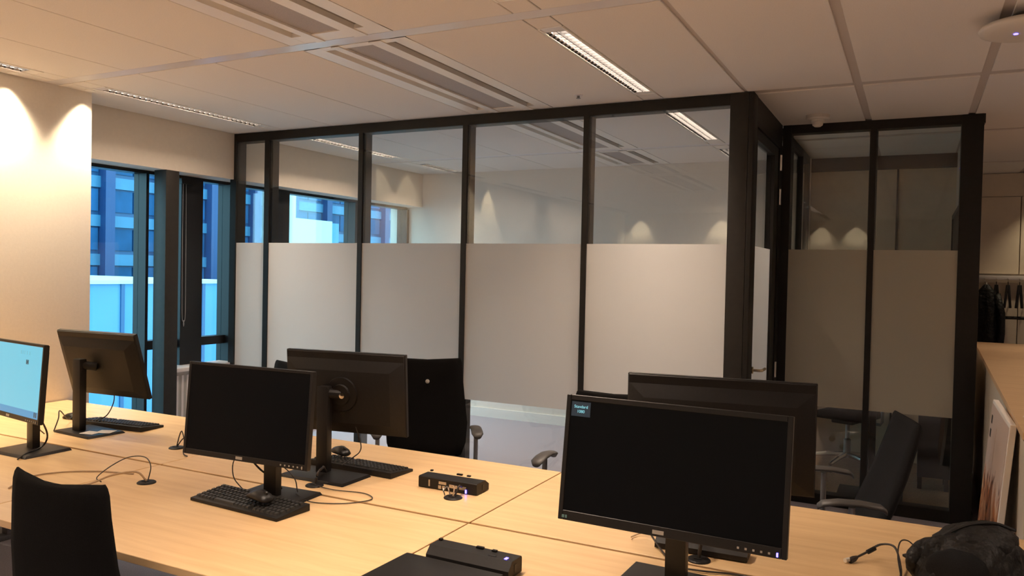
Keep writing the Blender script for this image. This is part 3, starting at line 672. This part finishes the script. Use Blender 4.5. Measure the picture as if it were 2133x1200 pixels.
# ------------------------------------------------------------------ docking stations, laptop
def dock(label, c, rz, w=0.28, dp=0.085, h=0.044, ports=False, led='top'):
    t = thing('docking_station', label, 'docking station', (c[0], c[1], DZ), rz, 'black docking stations')
    b = MB(); prof = [(-dp/2, 0.004), (-dp/2, h*0.55), (-dp/2+0.022, h), (dp/2-0.004, h), (dp/2, h-0.006), (dp/2, 0.004)]
    if ports: prof = [(-dp/2, 0.003), (-dp/2, h-0.003), (-dp/2+0.006, h), (dp/2-0.03, h), (dp/2, h*0.6), (dp/2, 0.003)]
    b.rings([[(x, y, z) for y, z in prof] for x in (-w/2, -w/2+0.004, w/2-0.004, w/2)])
    b.build('body', 'dark_plastic', t)
    for sx in (-1, 1):
        for sy in (-1, 1): MB().cbox((sx*(w/2-0.02), sy*(dp/2-0.015), 0.002), (0.02, 0.012, 0.004)).build('foot_pad', 'black_plastic', t)
    MB().box(-0.004, 0.020, dp/2-0.020, dp/2-0.010, h, h+0.006).build('latch_hook', 'black_plastic', t); MB().box(-w/2+0.004, -w/2+0.014, dp/2-0.02, dp/2-0.010, h, h+0.006).build('latch_hook', 'black_plastic', t)
    MB().box(w/2-0.09, w/2-0.075, dp/2-0.02, dp/2-0.010, h, h+0.005).build('latch_hook', 'black_plastic', t)
    MB().box(w/2, w/2+0.001, -0.006, 0.010, h*0.3, h*0.75).build('lock_slot', 'black_plastic', t)
    if ports:
        y = -dp/2
        for x, ww, z0, hh in ((-0.085, 0.006, 0.010, 0.026), (-0.038, 0.034, 0.024, 0.011), (-0.040, 0.013, 0.006, 0.013), (-0.022, 0.013, 0.006, 0.013), (0.010, 0.024, 0.016, 0.013), (0.036, 0.010, 0.016, 0.012), (0.055, 0.030, 0.015, 0.013)):
            MB().box(x, x+ww, y-0.0015, y+0.001, z0, z0+hh).build('port', 'port_metal', t)
        MB().box(0.082, 0.088, y-0.003, y+0.001, 0.004, 0.018).build('status_light', 'led_blue', t)
    else:
        MB().box(w/2-0.030, w/2-0.022, -dp/2+0.028, -dp/2+0.042, h-0.001, h+0.0015).build('status_light', 'led_blue', t)
        MB().box(w/2-0.085, w/2-0.06, -dp/2+0.03, -dp/2+0.038, h-0.001, h+0.001).build('eject_button', 'satin_plastic', t)
    return t
dock('black docking station with rear ports and blue light, in the desk middle', (-1.613, 2.690), R(1), 0.265, 0.10, 0.046, True)
dock('black docking station behind the closed laptop', (-1.127, 2.000), R(-1.0), 0.278, 0.082, 0.050)
dock('black docking station behind the large dark monitor', (-0.570, 2.475), R(2), 0.285, 0.075, 0.035)
t = thing('laptop', 'closed black laptop at the lower picture edge', 'laptop', (-1.165, 1.835, DZ), R(-1.5))
MB().box(-0.165, 0.165, -0.115, 0.110, 0.003, 0.015).build('base', 'dark_plastic', t, 0.003); MB().box(-0.165, 0.165, -0.115, 0.112, 0.016, 0.025).build('lid', 'satin_plastic', t, 0.003)
MB().box(-0.13, 0.13, 0.112, 0.118, 0.010, 0.022).build('hinge_bar', 'steel_grey', t, 0.002)

# ------------------------------------------------------------------ cable grommets and cables
def grommet(label, c, n=2, upright=True):
    t = thing('cable_grommet', label, 'cable grommet', (c[0], c[1], DZ), 0, 'cable grommets in the desk tops')
    MB().lathe([(0.036, 0.0), (0.036, 0.003), (0.032, 0.006), (0.014, 0.007), (0.001, 0.007)], n=24).build('cap', 'dark_plastic', t)
    MB().box(-0.012, 0.012, -0.014, 0.002, 0.006, 0.009).build('slot', 'black_plastic', t)
    return t
GR = [((-3.087, 2.600), 'cable grommet in the back row desk nearest the pier'), ((-2.692, 2.125), 'cable grommet with tan cables beside the black chair'),
      ((-2.104, 2.435), 'cable grommet between the two middle monitors'), ((-1.545, 2.575), 'cable grommet before the ported docking station'), ((-0.562, 2.398), 'cable grommet under the large dark monitor')]
for c, lb in GR: grommet(lb, c)
def cable(label, pts, r=0.0028, m='cable_dark', plug=None):
    t = thing('cable', label, 'cable', pts[0])
    p0 = Vector(pts[0]); P = [tuple(Vector(p)-p0) for p in pts]
    MB().cable(P, r).build('cord', m, t)
    if plug:
        a, b = Vector(P[-2]), Vector(P[-1]); dr = (b-a).normalized(); L, rr, mm = plug
        MB().tube([b-dr*0.004, b+dr*L*0.3, b+dr*L], rr, 8, rr=[rr*0.6, rr, rr]).build('plug', mm, t)
    return t
z = DZ
cable('dark cable looping from the grommet nearest the pier', [(-3.087, 2.60, z+.008), (-3.07, 2.60, z+.06), (-3.03, 2.58, z+.09), (-2.99, 2.56, z+.05), (-2.96, 2.53, z+.006), (-2.90, 2.50, z+.005)])
cable('second dark cable from the grommet nearest the pier', [(-3.09, 2.605, z+.008), (-3.06, 2.62, z+.05), (-3.0, 2.64, z+.08), (-2.94, 2.66, z+.03), (-2.88, 2.68, z+.006)])
cable('tan cable with dark plug lying beside the black chair', [(-2.692, 2.125, z+.008), (-2.72, 2.10, z+.045), (-2.79, 2.05, z+.035), (-2.84, 1.99, z+.008), (-2.86, 1.90, z+.006), (-2.83, 1.82, z+.006)], 0.004, 'cable_tan', (0.04, 0.007, 'cable_dark'))
cable('thin cable looping up from the tan grommet', [(-2.690, 2.13, z+.008), (-2.70, 2.15, z+.06), (-2.76, 2.17, z+.085), (-2.83, 2.15, z+.08), (-2.87, 2.10, z+.05), (-2.86, 2.03, z+.02), (-2.82, 2.02, z+.010)], 0.0022, 'cable_dark')
cable('pale cable lying along the front desk seam', [(-2.84, 2.18, z+.004), (-3.0, 2.13, z+.004), (-3.12, 2.03, z+.004), (-3.14, 1.92, z+.004), (-3.05, 1.80, z+.004)], 0.003, 'cable_tan')
cable('thin cable curving round the front keyboard towards the docking station', [(-2.104, 2.43, z+.008), (-2.05, 2.42, z+.005), (-1.98, 2.42, z+.004), (-1.86, 2.44, z+.004), (-1.79, 2.39, z+.004), (-1.84, 2.30, z+.004), (-1.96, 2.25, z+.004), (-2.05, 2.27, z+.016)], 0.002, 'cable_dark')
cable('dark cables rising from the grommet between the middle monitors', [(-2.104, 2.44, z+.008), (-2.10, 2.45, z+.05), (-2.11, 2.49, z+.06), (-2.14, 2.53, z+.05), (-2.16, 2.57, z+.02)], 0.005)
cable('looped thin cable behind the dark front row monitor', [(-2.27, 2.22, z+.012), (-2.33, 2.23, z+.05), (-2.34, 2.24, z+.11), (-2.28, 2.24, z+.15), (-2.20, 2.24, z+.15), (-2.14, 2.27, z+.12), (-2.08, 2.29, z+.07), (-2.06, 2.29, z+.016)], 0.0022)
cable('thick cable hanging from the dark front row monitor', [(-2.24, 2.16, z+.19), (-2.21, 2.19, z+.15), (-2.18, 2.22, z+.10), (-2.15, 2.26, z+.06), (-2.14, 2.29, z+.017)], 0.004)
cable('cable dropping from the round-hubbed monitor to its keyboard', [(-2.08, 2.66, z+.20), (-2.06, 2.67, z+.13), (-2.08, 2.69, z+.09), (-2.12, 2.70, z+.06), (-2.15, 2.66, z+.03)], 0.0025)
cable('cable hanging below the tilted-back monitor', [(-3.74, 2.75, z+.20), (-3.76, 2.76, z+.13), (-3.80, 2.75, z+.06), (-3.86, 2.73, z+.03)], 0.003)
cable('dark cable at the foot of the tilted-back monitor', [(-4.11, 2.77, z+.02), (-4.02, 2.68, z+.03), (-3.92, 2.57, z+.10), (-3.87, 2.53, z+.07), (-3.845, 2.49, z+.015)], 0.003)
cable('dark cable beside the pole of the bright monitor', [(-3.54, 2.20, z+.20), (-3.51, 2.22, z+.14), (-3.52, 2.25, z+.07), (-3.545, 2.24, z+.02), (-3.50, 2.14, z+.014), (-3.46, 2.08, z+.005)], 0.004)
cable('tan cable behind the bright monitor', [(-3.72, 2.18, z+.20), (-3.69, 2.22, z+.15), (-3.65, 2.27, z+.10), (-3.62, 2.30, z+.06)], 0.003, 'cable_tan')
cable('chrome tipped cable at the ported docking station', [(-1.545, 2.575, z+.008), (-1.55, 2.59, z+.035), (-1.575, 2.61, z+.035), (-1.59, 2.632, z+.028)], 0.003, 'cable_tan')
cable('dark cable from the grommet to the ported docking station', [(-1.540, 2.58, z+.008), (-1.535, 2.60, z+.04), (-1.54, 2.63, z+.03)], 0.004)
cable('stiff cable loop left of the ported dock', [(-1.575, 2.562, z+.008), (-1.583, 2.566, z+.03), (-1.575, 2.585, z+.035), (-1.56, 2.575, z+.010)], 0.003, 'chrome')
cable('dark cable from the grommet under the large monitor', [(-0.562, 2.398, z+.008), (-0.557, 2.405, z+.06), (-0.56, 2.43, z+.085), (-0.59, 2.46, z+.04)], 0.006)
cable('thin cables behind the pole of the large monitor', [(-0.73, 2.44, z+.045), (-0.70, 2.42, z+.02), (-0.65, 2.36, z+.006), (-0.60, 2.30, z+.006), (-0.53, 2.30, z+.006), (-0.42, 2.33, z+.004), (-0.30, 2.30, z+.004)], 0.003)
cable('tan wire sticking out behind the large monitor', [(-0.68, 2.47, z+.04), (-0.75, 2.50, z+.03), (-0.80, 2.47, z+.01), (-0.79, 2.52, z+.008), (-0.72, 2.54, z+.03)], 0.002, 'cable_tan')
# usb cable with white plug
t = cable('black cable with white tipped plug beside the rucksack', [(-0.01, 2.52, z+.004), (-0.012, 2.60, z+.02), (-0.03, 2.68, z+.05), (-0.07, 2.70, z+.045), (-0.105, 2.67, z+.025), (-0.135, 2.632, z+.0135)], 0.0035, 'cable_dark', (0.028, 0.009, 'cable_dark'))
MB().tube([(-0.143, 0.094, 0.0065), (-0.154, 0.079, 0.0055)], 0.007, 8).build('plug_tip', 'usb_white', t)
MB().tube([(-0.075, 0.170, 0.030), (-0.095, 0.150, 0.020)], 0.007, 8).build('ferrite', 'black_plastic', t)
cable('second thin black cable loop beside the rucksack', [(-0.008, 2.53, z+.004), (-0.02, 2.60, z+.05), (-0.015, 2.66, z+.075), (0.005, 2.70, z+.07), (0.03, 2.69, z+.055)], 0.0022)

# ------------------------------------------------------------------ office chairs
def slab(secs, n=8, bow=0.0, horn=0.0):
    """secs: (z, half width, y centre, half thickness). rounded rectangle rings; y bows backwards in the middle"""
    rs = []
    for k, (z_, hw, yc, th) in enumerate(secs):
        ring = []; r = min(th, hw)*0.95
        top = [(x, 1) for x in [-1 + 2*i/n for i in range(n+1)]]; bot = [(x, -1) for x in [1 - 2*i/n for i in range(n+1)]]
        hz = horn*(k/(len(secs)-1))**3
        for x, sd in top + bot:
            e = 1-max(0, abs(x)-0.85)/0.15*0.65
            y = yc + sd*th*e - bow*(1-x*x)
            ring.append((x*hw, y, z_ + hz*(abs(x)**2.5)))
        rs.append(ring)
    return rs
def chair(label, loc, rz, arms=True, fabric='fabric_black', lean=0.0, top=1.03, scale=1.0, group='black office chairs round the desks', button=False, hw=0.215, horn=0.012, ay=0.0, az=0.0):
    t = thing('office_chair', label, 'chair', (loc[0], loc[1], 0), rz, group)
    zb = 0.47; L = top-zb
    se = []
    for f, w, th in ((0, .78, .014), (.03, .94, .022), (.15, 1.06, .026), (.35, 1.10, .026), (.6, 1.02, .024), (.85, .95, .021), (.96, .925, .019), (.99, .90, .014), (1.0, .87, .007)):
        se.append((zb+L*f, hw*w, -0.225-lean*f*L-0.02*math.sin(f*PI*0.9)+0.03*(1-f), th))
    back = MB().rings(slab(se, bow=0.022, horn=horn)).build('backrest', fabric, t, smooth=True)
    if button: MB(T(0, -0.225-lean*L*0.75+0.008, zb+L*0.78) @ RX(R(-90))).lathe([(0.013, 0), (0.011, 0.012), (0.001, 0.015)], n=14).build('back_button', 'grey_mark', back)
    ss = []
    for f, w, hh in ((0, .82, .012), (.06, .95, .03), (.3, 1.0, .034), (.7, 1.0, .034), (.93, .93, .028), (1.0, .8, .010)):
        ss.append((-0.21+0.45*f, 0.235*w, 0.455, hh))
    rs = [[(x, zz, y) for x, y, zz in r] for r in slab([(a, b, c, d_) for a, b, c, d_ in ss])]
    MB().rings(rs).build('seat', fabric, t, smooth=True)
    MB().box(-0.09, 0.09, -0.12, 0.12, 0.385, 0.425).build('mechanism', 'dark_plastic', t, 0.01)
    MB().tube([(0, -0.10, 0.40), (0, -0.24, 0.41), (0, -0.285-lean*0.05, 0.50), (0, -0.275-lean*0.12, 0.62)], 0.018, 8).build('back_bracket', 'dark_plastic', t)
    MB().lathe([(0.03, 0.09), (0.03, 0.24), (0.017, 0.25), (0.017, 0.39)], n=16).build('gas_lift', 'steel_grey', t)
    for k in range(5):
        a = 2*PI*k/5+0.3; ca, sa = math.cos(a), math.sin(a)
        MB().tube([(0.02*ca, 0.02*sa, 0.115), (0.16*ca, 0.16*sa, 0.10), (0.30*ca, 0.30*sa, 0.072)], 0.02, 8, rr=[0.024, 0.021, 0.015]).build('star_leg', 'chrome', t)
        c = MB(T(0.30*ca, 0.30*sa, 0.028) @ RZ(a) @ RX(R(90))).lathe([(0.026, -0.02), (0.028, -0.012), (0.028, 0.012), (0.026, 0.02)], n=16); c.build('caster', 'black_plastic', t)
    if arms:
        for sx in (-1, 1):
            MB().tube([(sx*0.10, ay, 0.405), (sx*0.27, ay, 0.405), (sx*0.285, ay, 0.43), (sx*0.285, ay, 0.665+az)], 0.013, 8).build('arm_post', 'steel_grey', t)
            P = [(-0.13, 0.655), (-0.11, 0.672), (-0.03, 0.683), (0.05, 0.683), (0.11, 0.674), (0.13, 0.660)]
            ra = []
            for y, zz in P:
                e = 0.6 if abs(y) > 0.125 else 1.0
                ra.append([(sx*0.285+0.034*e*math.cos(q), y+ay, zz+az+0.012*math.sin(q)) for q in [2*PI*i/12 for i in range(12)]])
            MB().rings(ra).build('armrest', 'arm_rubber', t, smooth=True)
    return t
chair('black office chair in front of the desks, seen from behind', (-2.135, 1.66), R(1), arms=False, top=0.99, hw=0.218, lean=0.06, horn=0.018)
chair('black office chair with a button on its backrest, before the glass partition', (-2.50, 3.86), R(214), top=1.06, button=True, fabric='fabric_black', hw=0.225)
chair('black office chair mostly hidden behind the large dark monitor', (-1.36, 3.66), R(185), top=0.98)
chair('dark grey office chair with sloping backrest before the dark booth', (-0.39, 3.66), R(106), fabric='fabric_dark', lean=0.30, top=1.01, hw=0.20, ay=-0.12, az=0.03)
chair('black office chair near the window bench, mostly hidden by the dark front monitor', (-3.70, 3.66), R(165), top=0.97, lean=0.15)
chair('office chair with chrome star legs inside the dark booth', (-0.47, 7.28), R(160), group='black office chairs round the desks', top=0.92)
t = thing('booth_table', 'small black edged table inside the dark booth', 'table', (-0.22, 6.38, 0))
MB().box(-0.42, 0.22, -0.25, 0.25, 0.69, 0.72).build('table_top', 'black_plastic', t, 0.003); MB().box(-0.06, 0.0, -0.03, 0.03, 0.02, 0.69).build('leg', 'black_frame', t); MB().box(-0.25, 0.19, -0.2, 0.2, 0, 0.02).build('foot', 'black_frame', t, 0.004)
t = thing('booth_stool', 'dark box seat standing in the booth by the end column', 'stool', (0.17, 6.95, 0))
MB().box(-0.11, 0.12, -0.15, 0.15, 0.10, 0.66).build('body', 'dark_plastic', t, 0.01)
for sx in (-1, 1):
    for sy in (-1, 1): MB().box(sx*0.09-0.015, sx*0.09+0.015, sy*0.12-0.015, sy*0.12+0.015, 0.0, 0.10).build('leg', 'black_frame', t)

# ------------------------------------------------------------------ cabinets at the side, poster, rack
ca = math.atan2(0.125, 4.56)
cx0, cy0 = 0.343, 3.13
def cabw(y): return cx0 + (y-cy0)*0.0274
labs = ['low grey cabinet nearest the rucksack, poster leaning on it', 'second low grey cabinet from the rucksack', 'third low grey cabinet from the rucksack, passing the end column', 'low grey cabinet at the far end of the row']
for k in range(4):
    y0 = 3.18 + k*1.125
    t = thing('low_cabinet', labs[k], 'cabinet', (cabw(y0)+0.012, y0, 0), -ca, 'low cabinets in a row')
    MB().box(0, 0.44, 0.002, 1.122, 0.05, 1.065).build('body', 'cabinet_grey', t, 0.002, seg=1); MB().box(0.02, 0.42, 0.02, 1.10, 0.0, 0.05).build('plinth', 'black_frame', t)
    for a, b in ((0.01, 0.555), (0.562, 1.112)):
        dr = MB().box(0.441, 0.458, a, b, 0.07, 1.05).build('door', 'cabinet_grey', t); MB().box(0.458, 0.47, (b-0.05 if a < 0.1 else a+0.03), (b-0.03 if a < 0.1 else a+0.05), 0.55, 0.70).build('handle', 'steel_grey', dr)
t = thing('cabinet_worktop', 'long wooden top over the row of low cabinets', 'worktop', (cx0, 3.17, 0), -ca)
MB().box(0, 0.50, 0, 4.53, 1.0745, 1.10).build('board', 'beech_top', t, 0.001, seg=1); MB().box(0.006, 0.494, 0.006, 4.524, 1.0655, 1.0742).build('shadow_gap', 'brown_dark', t)
t = thing('paper_sheet', 'white paper lying on the wooden cabinet top', 'paper', (0.43, 3.62, 1.1005), R(-12)); MB().box(-0.03, 0.27, -0.10, 0.11, 0, 0.002).build('sheet', 'paper', t)
MB().box(-0.028, 0.268, -0.098, 0.108, 0.0021, 0.004).build('sheet', 'paper', t)
t = thing('poster_board', 'white poster board with orange print leaning on the low cabinets', 'poster', (0.256, 3.43, 0.0), 0)
Mp = RY(R(4.6))
MB(Mp).box(-0.012, 0.010, 0, 0.70, 0.0, 1.085).build('board', 'paper', t, 0.002, seg=1); MB(Mp).box(-0.0135, -0.0125, 0.012, 0.688, 0.012, 1.07).build('print', 'poster_print', t)
for zz in (0.99, 0.93): MB(Mp).box(-0.0145, -0.0136, 0.60, 0.64, zz, zz+0.035).build('printed_mark', 'dark_plastic', t)
MB(Mp).box(-0.0145, -0.0136, 0.40, 0.43, 0.35, 1.0).build('printed_stripe', 'poster_print', t)

# cupboards and coat rack at the corridor end
YW = 9.32
for k, lb in enumerate(('cream cupboard front beside the end column', 'cream cupboard front behind the coat hooks', 'cream cupboard front further along the corridor wall')):
    t = thing('wall_cupboard', lb, 'cupboard', (-0.14+1.065*k, YW-0.02, 0), 0, 'cream cupboards on the corridor wall')
    MB().box(0.004, 1.061, -0.02, 0.018, 1.69, 2.46).build('door', 'cream_door', t, 0.002, seg=1); MB().box(0.004, 1.061, -0.02, 0.018, 0.10, 1.60).build('lower_door', 'cream_door', t, 0.002, seg=1)
    MB().box(0.0, 1.065, -0.012, 0.018, 2.465, 2.695).build('top_panel', 'cream_door', t); MB().box(0.0, 1.065, -0.005, 0.018, 0, 0.098).build('plinth', 'brown_dark', t)
t = thing('coat_rack', 'pale wall rail with coat hooks and a black bar beneath', 'coat rack', (0.4, YW-0.06, 0))
MB().box(0.0, 1.6, -0.03, 0.018, 1.63, 1.672).build('rail', 'sill_white', t, 0.003); MB().tube([(0, -0.05, 1.255), (1.6, -0.05, 1.255)], 0.016, 10).build('bar', 'black_frame', t)
for k in range(15): MB().tube([(0.232+0.098*(k-1), -0.03, 1.645), (0.232+0.098*(k-1), -0.07, 1.635), (0.232+0.098*(k-1), -0.075, 1.61), (0.232+0.098*(k-1), -0.055, 1.60)], 0.004, 6).build('hook', 'chrome', t)
hl = ['black clip hanger next to the dark coat', 'second black clip hanger from the coat', 'third black clip hanger from the coat at the picture edge']
for k in range(3):
    t = thing('clip_hanger', hl[k], 'hanger', (0.73+0.098*k, YW-0.135, 1.61), R(6*k-4), 'black clip hangers on the coat rack')
    MB().tube([(0, 0, 0.0), (0, 0, -0.05)], 0.004, 6).build('hook_ring', 'black_frame', t)
    for sx in (-1, 1): MB(RY(R(sx*-5))).box(-0.011+sx*0.003, 0.011+sx*0.003, -0.012, 0.012, -0.26, -0.03).build('clip', 'black_plastic', t, 0.004)
t = thing('hanging_coat', 'dark coat hanging at the end column', 'coat', (0.645, YW-0.16, 1.60))
rs = []
for zz, w, dd in ((-0.02, 0.02, 0.02), (-0.06, 0.05, 0.035), (-0.10, 0.085, 0.05), (-0.20, 0.10, 0.06), (-0.35, 0.105, 0.065), (-0.52, 0.12, 0.065), (-0.72, 0.125, 0.06), (-0.74, 0.10, 0.04)):
    rs.append([(w*math.cos(a)*(1+0.10*math.sin(5*a+zz*6)), dd*math.sin(a)*(1+0.15*math.sin(4*a)), zz) for a in [2*PI*i/24 for i in range(24)]])
cb = MB().rings(rs).build('coat_body', 'nylon_black', t, smooth=True)
MB().tube([(0.09, -0.02, -0.11), (0.125, -0.03, -0.3), (0.13, -0.03, -0.5), (0.125, -0.03, -0.62)], 0.04, 10, rr=[0.03, 0.04, 0.038, 0.034]).build('sleeve', 'nylon_black', t, smooth=True)
MB().tube([(0, 0.03, 0.0), (0, 0.0, -0.06)], 0.006, 6).build('coat_loop', 'grey_mark', t)

# ------------------------------------------------------------------ rucksack
t = thing('rucksack', 'crumpled black rucksack with straps on the desk corner', 'bag', (0.172, 2.595, DZ), R(-25))
from mathutils import noise as mnoise
rs = []
prof = [(0.0, .84), (0.010, .97), (0.035, 1.05), (0.070, 1.03), (0.100, .95), (0.124, .82), (0.142, .64), (0.154, .42), (0.160, .20), (0.161, .03)]
NA = 72
for k, (zz, s_) in enumerate(prof):
    ring = []
    for i in range(NA):
        a = 2*PI*i/NA; ca_, sa_ = math.cos(a), math.sin(a)
        v = Vector((ca_*2.2, sa_*2.2, zz*16))
        w = 1 + 0.22*(mnoise.noise(v) if zz > 0.005 else 0) + 0.14*abs(mnoise.noise(v*2.3+Vector((3, 1, 7))))
        ring.append((0.118*s_*w*math.copysign(abs(ca_)**0.8, ca_), 0.155*s_*w*math.copysign(abs(sa_)**0.8, sa_),
                     zz + (0.022*mnoise.noise(Vector((ca_*s_*2.5+5, sa_*s_*2.5, 1.3))) if zz > 0.02 else 0)))
    rs.append(ring)
MB().rings(rs).build('body', 'nylon_black', t, smooth=True)
def lump(name, c, r, seed, m='nylon_black'):
    g = []
    for q in range(1, 8):
        th = PI*q/8; g.append([(c[0]+r[0]*math.sin(th)*math.cos(b)*(1+0.18*mnoise.noise(Vector((math.cos(b)*1.6+seed, math.sin(b)*1.6, th*1.4)))), c[1]+r[1]*math.sin(th)*math.sin(b)*(1+0.15*math.sin(3*b+seed)), c[2]-r[2]*math.cos(th)) for b in [2*PI*i/24 for i in range(24)]])
    return MB().rings(g).build(name, m, t, smooth=True)
lump('front_pocket', (-0.095, -0.060, 0.062), (0.050, 0.085, 0.060), 2.0)
lump('side_pocket', (0.02, -0.135, 0.070), (0.085, 0.055, 0.066), 5.0, 'fabric_dark')
lump('top_flap', (0.015, 0.03, 0.128), (0.085, 0.115, 0.052), 8.0)
MB().cable([(-0.13, 0.175, 0.045), (-0.09, 0.19, 0.085), (-0.03, 0.195, 0.115), (0.03, 0.17, 0.135), (0.05, 0.10, 0.150)], 0.012).build('grab_handle', 'strap', t)
MB().cable([(-0.06, -0.10, 0.135), (-0.02, -0.03, 0.172), (0.03, 0.04, 0.182), (0.07, 0.10, 0.160)], 0.005).build('zip', 'strap', t)
MB(T(-0.175, 0.075, 0.028) @ RZ(R(62)) @ RY(R(-8))).box(-0.060, 0.060, -0.011, 0.011, -0.004, 0.004).build('strap_end', 'strap', t, 0.002)
lump('strap_knot', (-0.145, 0.165, 0.035), (0.026, 0.024, 0.030), 11.0, 'strap')
MB().cable([(-0.145, 0.155, 0.05), (-0.150, 0.12, 0.06), (-0.135, 0.08, 0.075), (-0.10, 0.03, 0.10)], 0.007).build('strap_loop', 'strap', t)
MB().cable([(0.145, -0.10, 0.055), (0.165, -0.03, 0.065), (0.150, 0.06, 0.085), (0.10, 0.13, 0.115)], 0.008).build('shoulder_strap', 'strap', t)
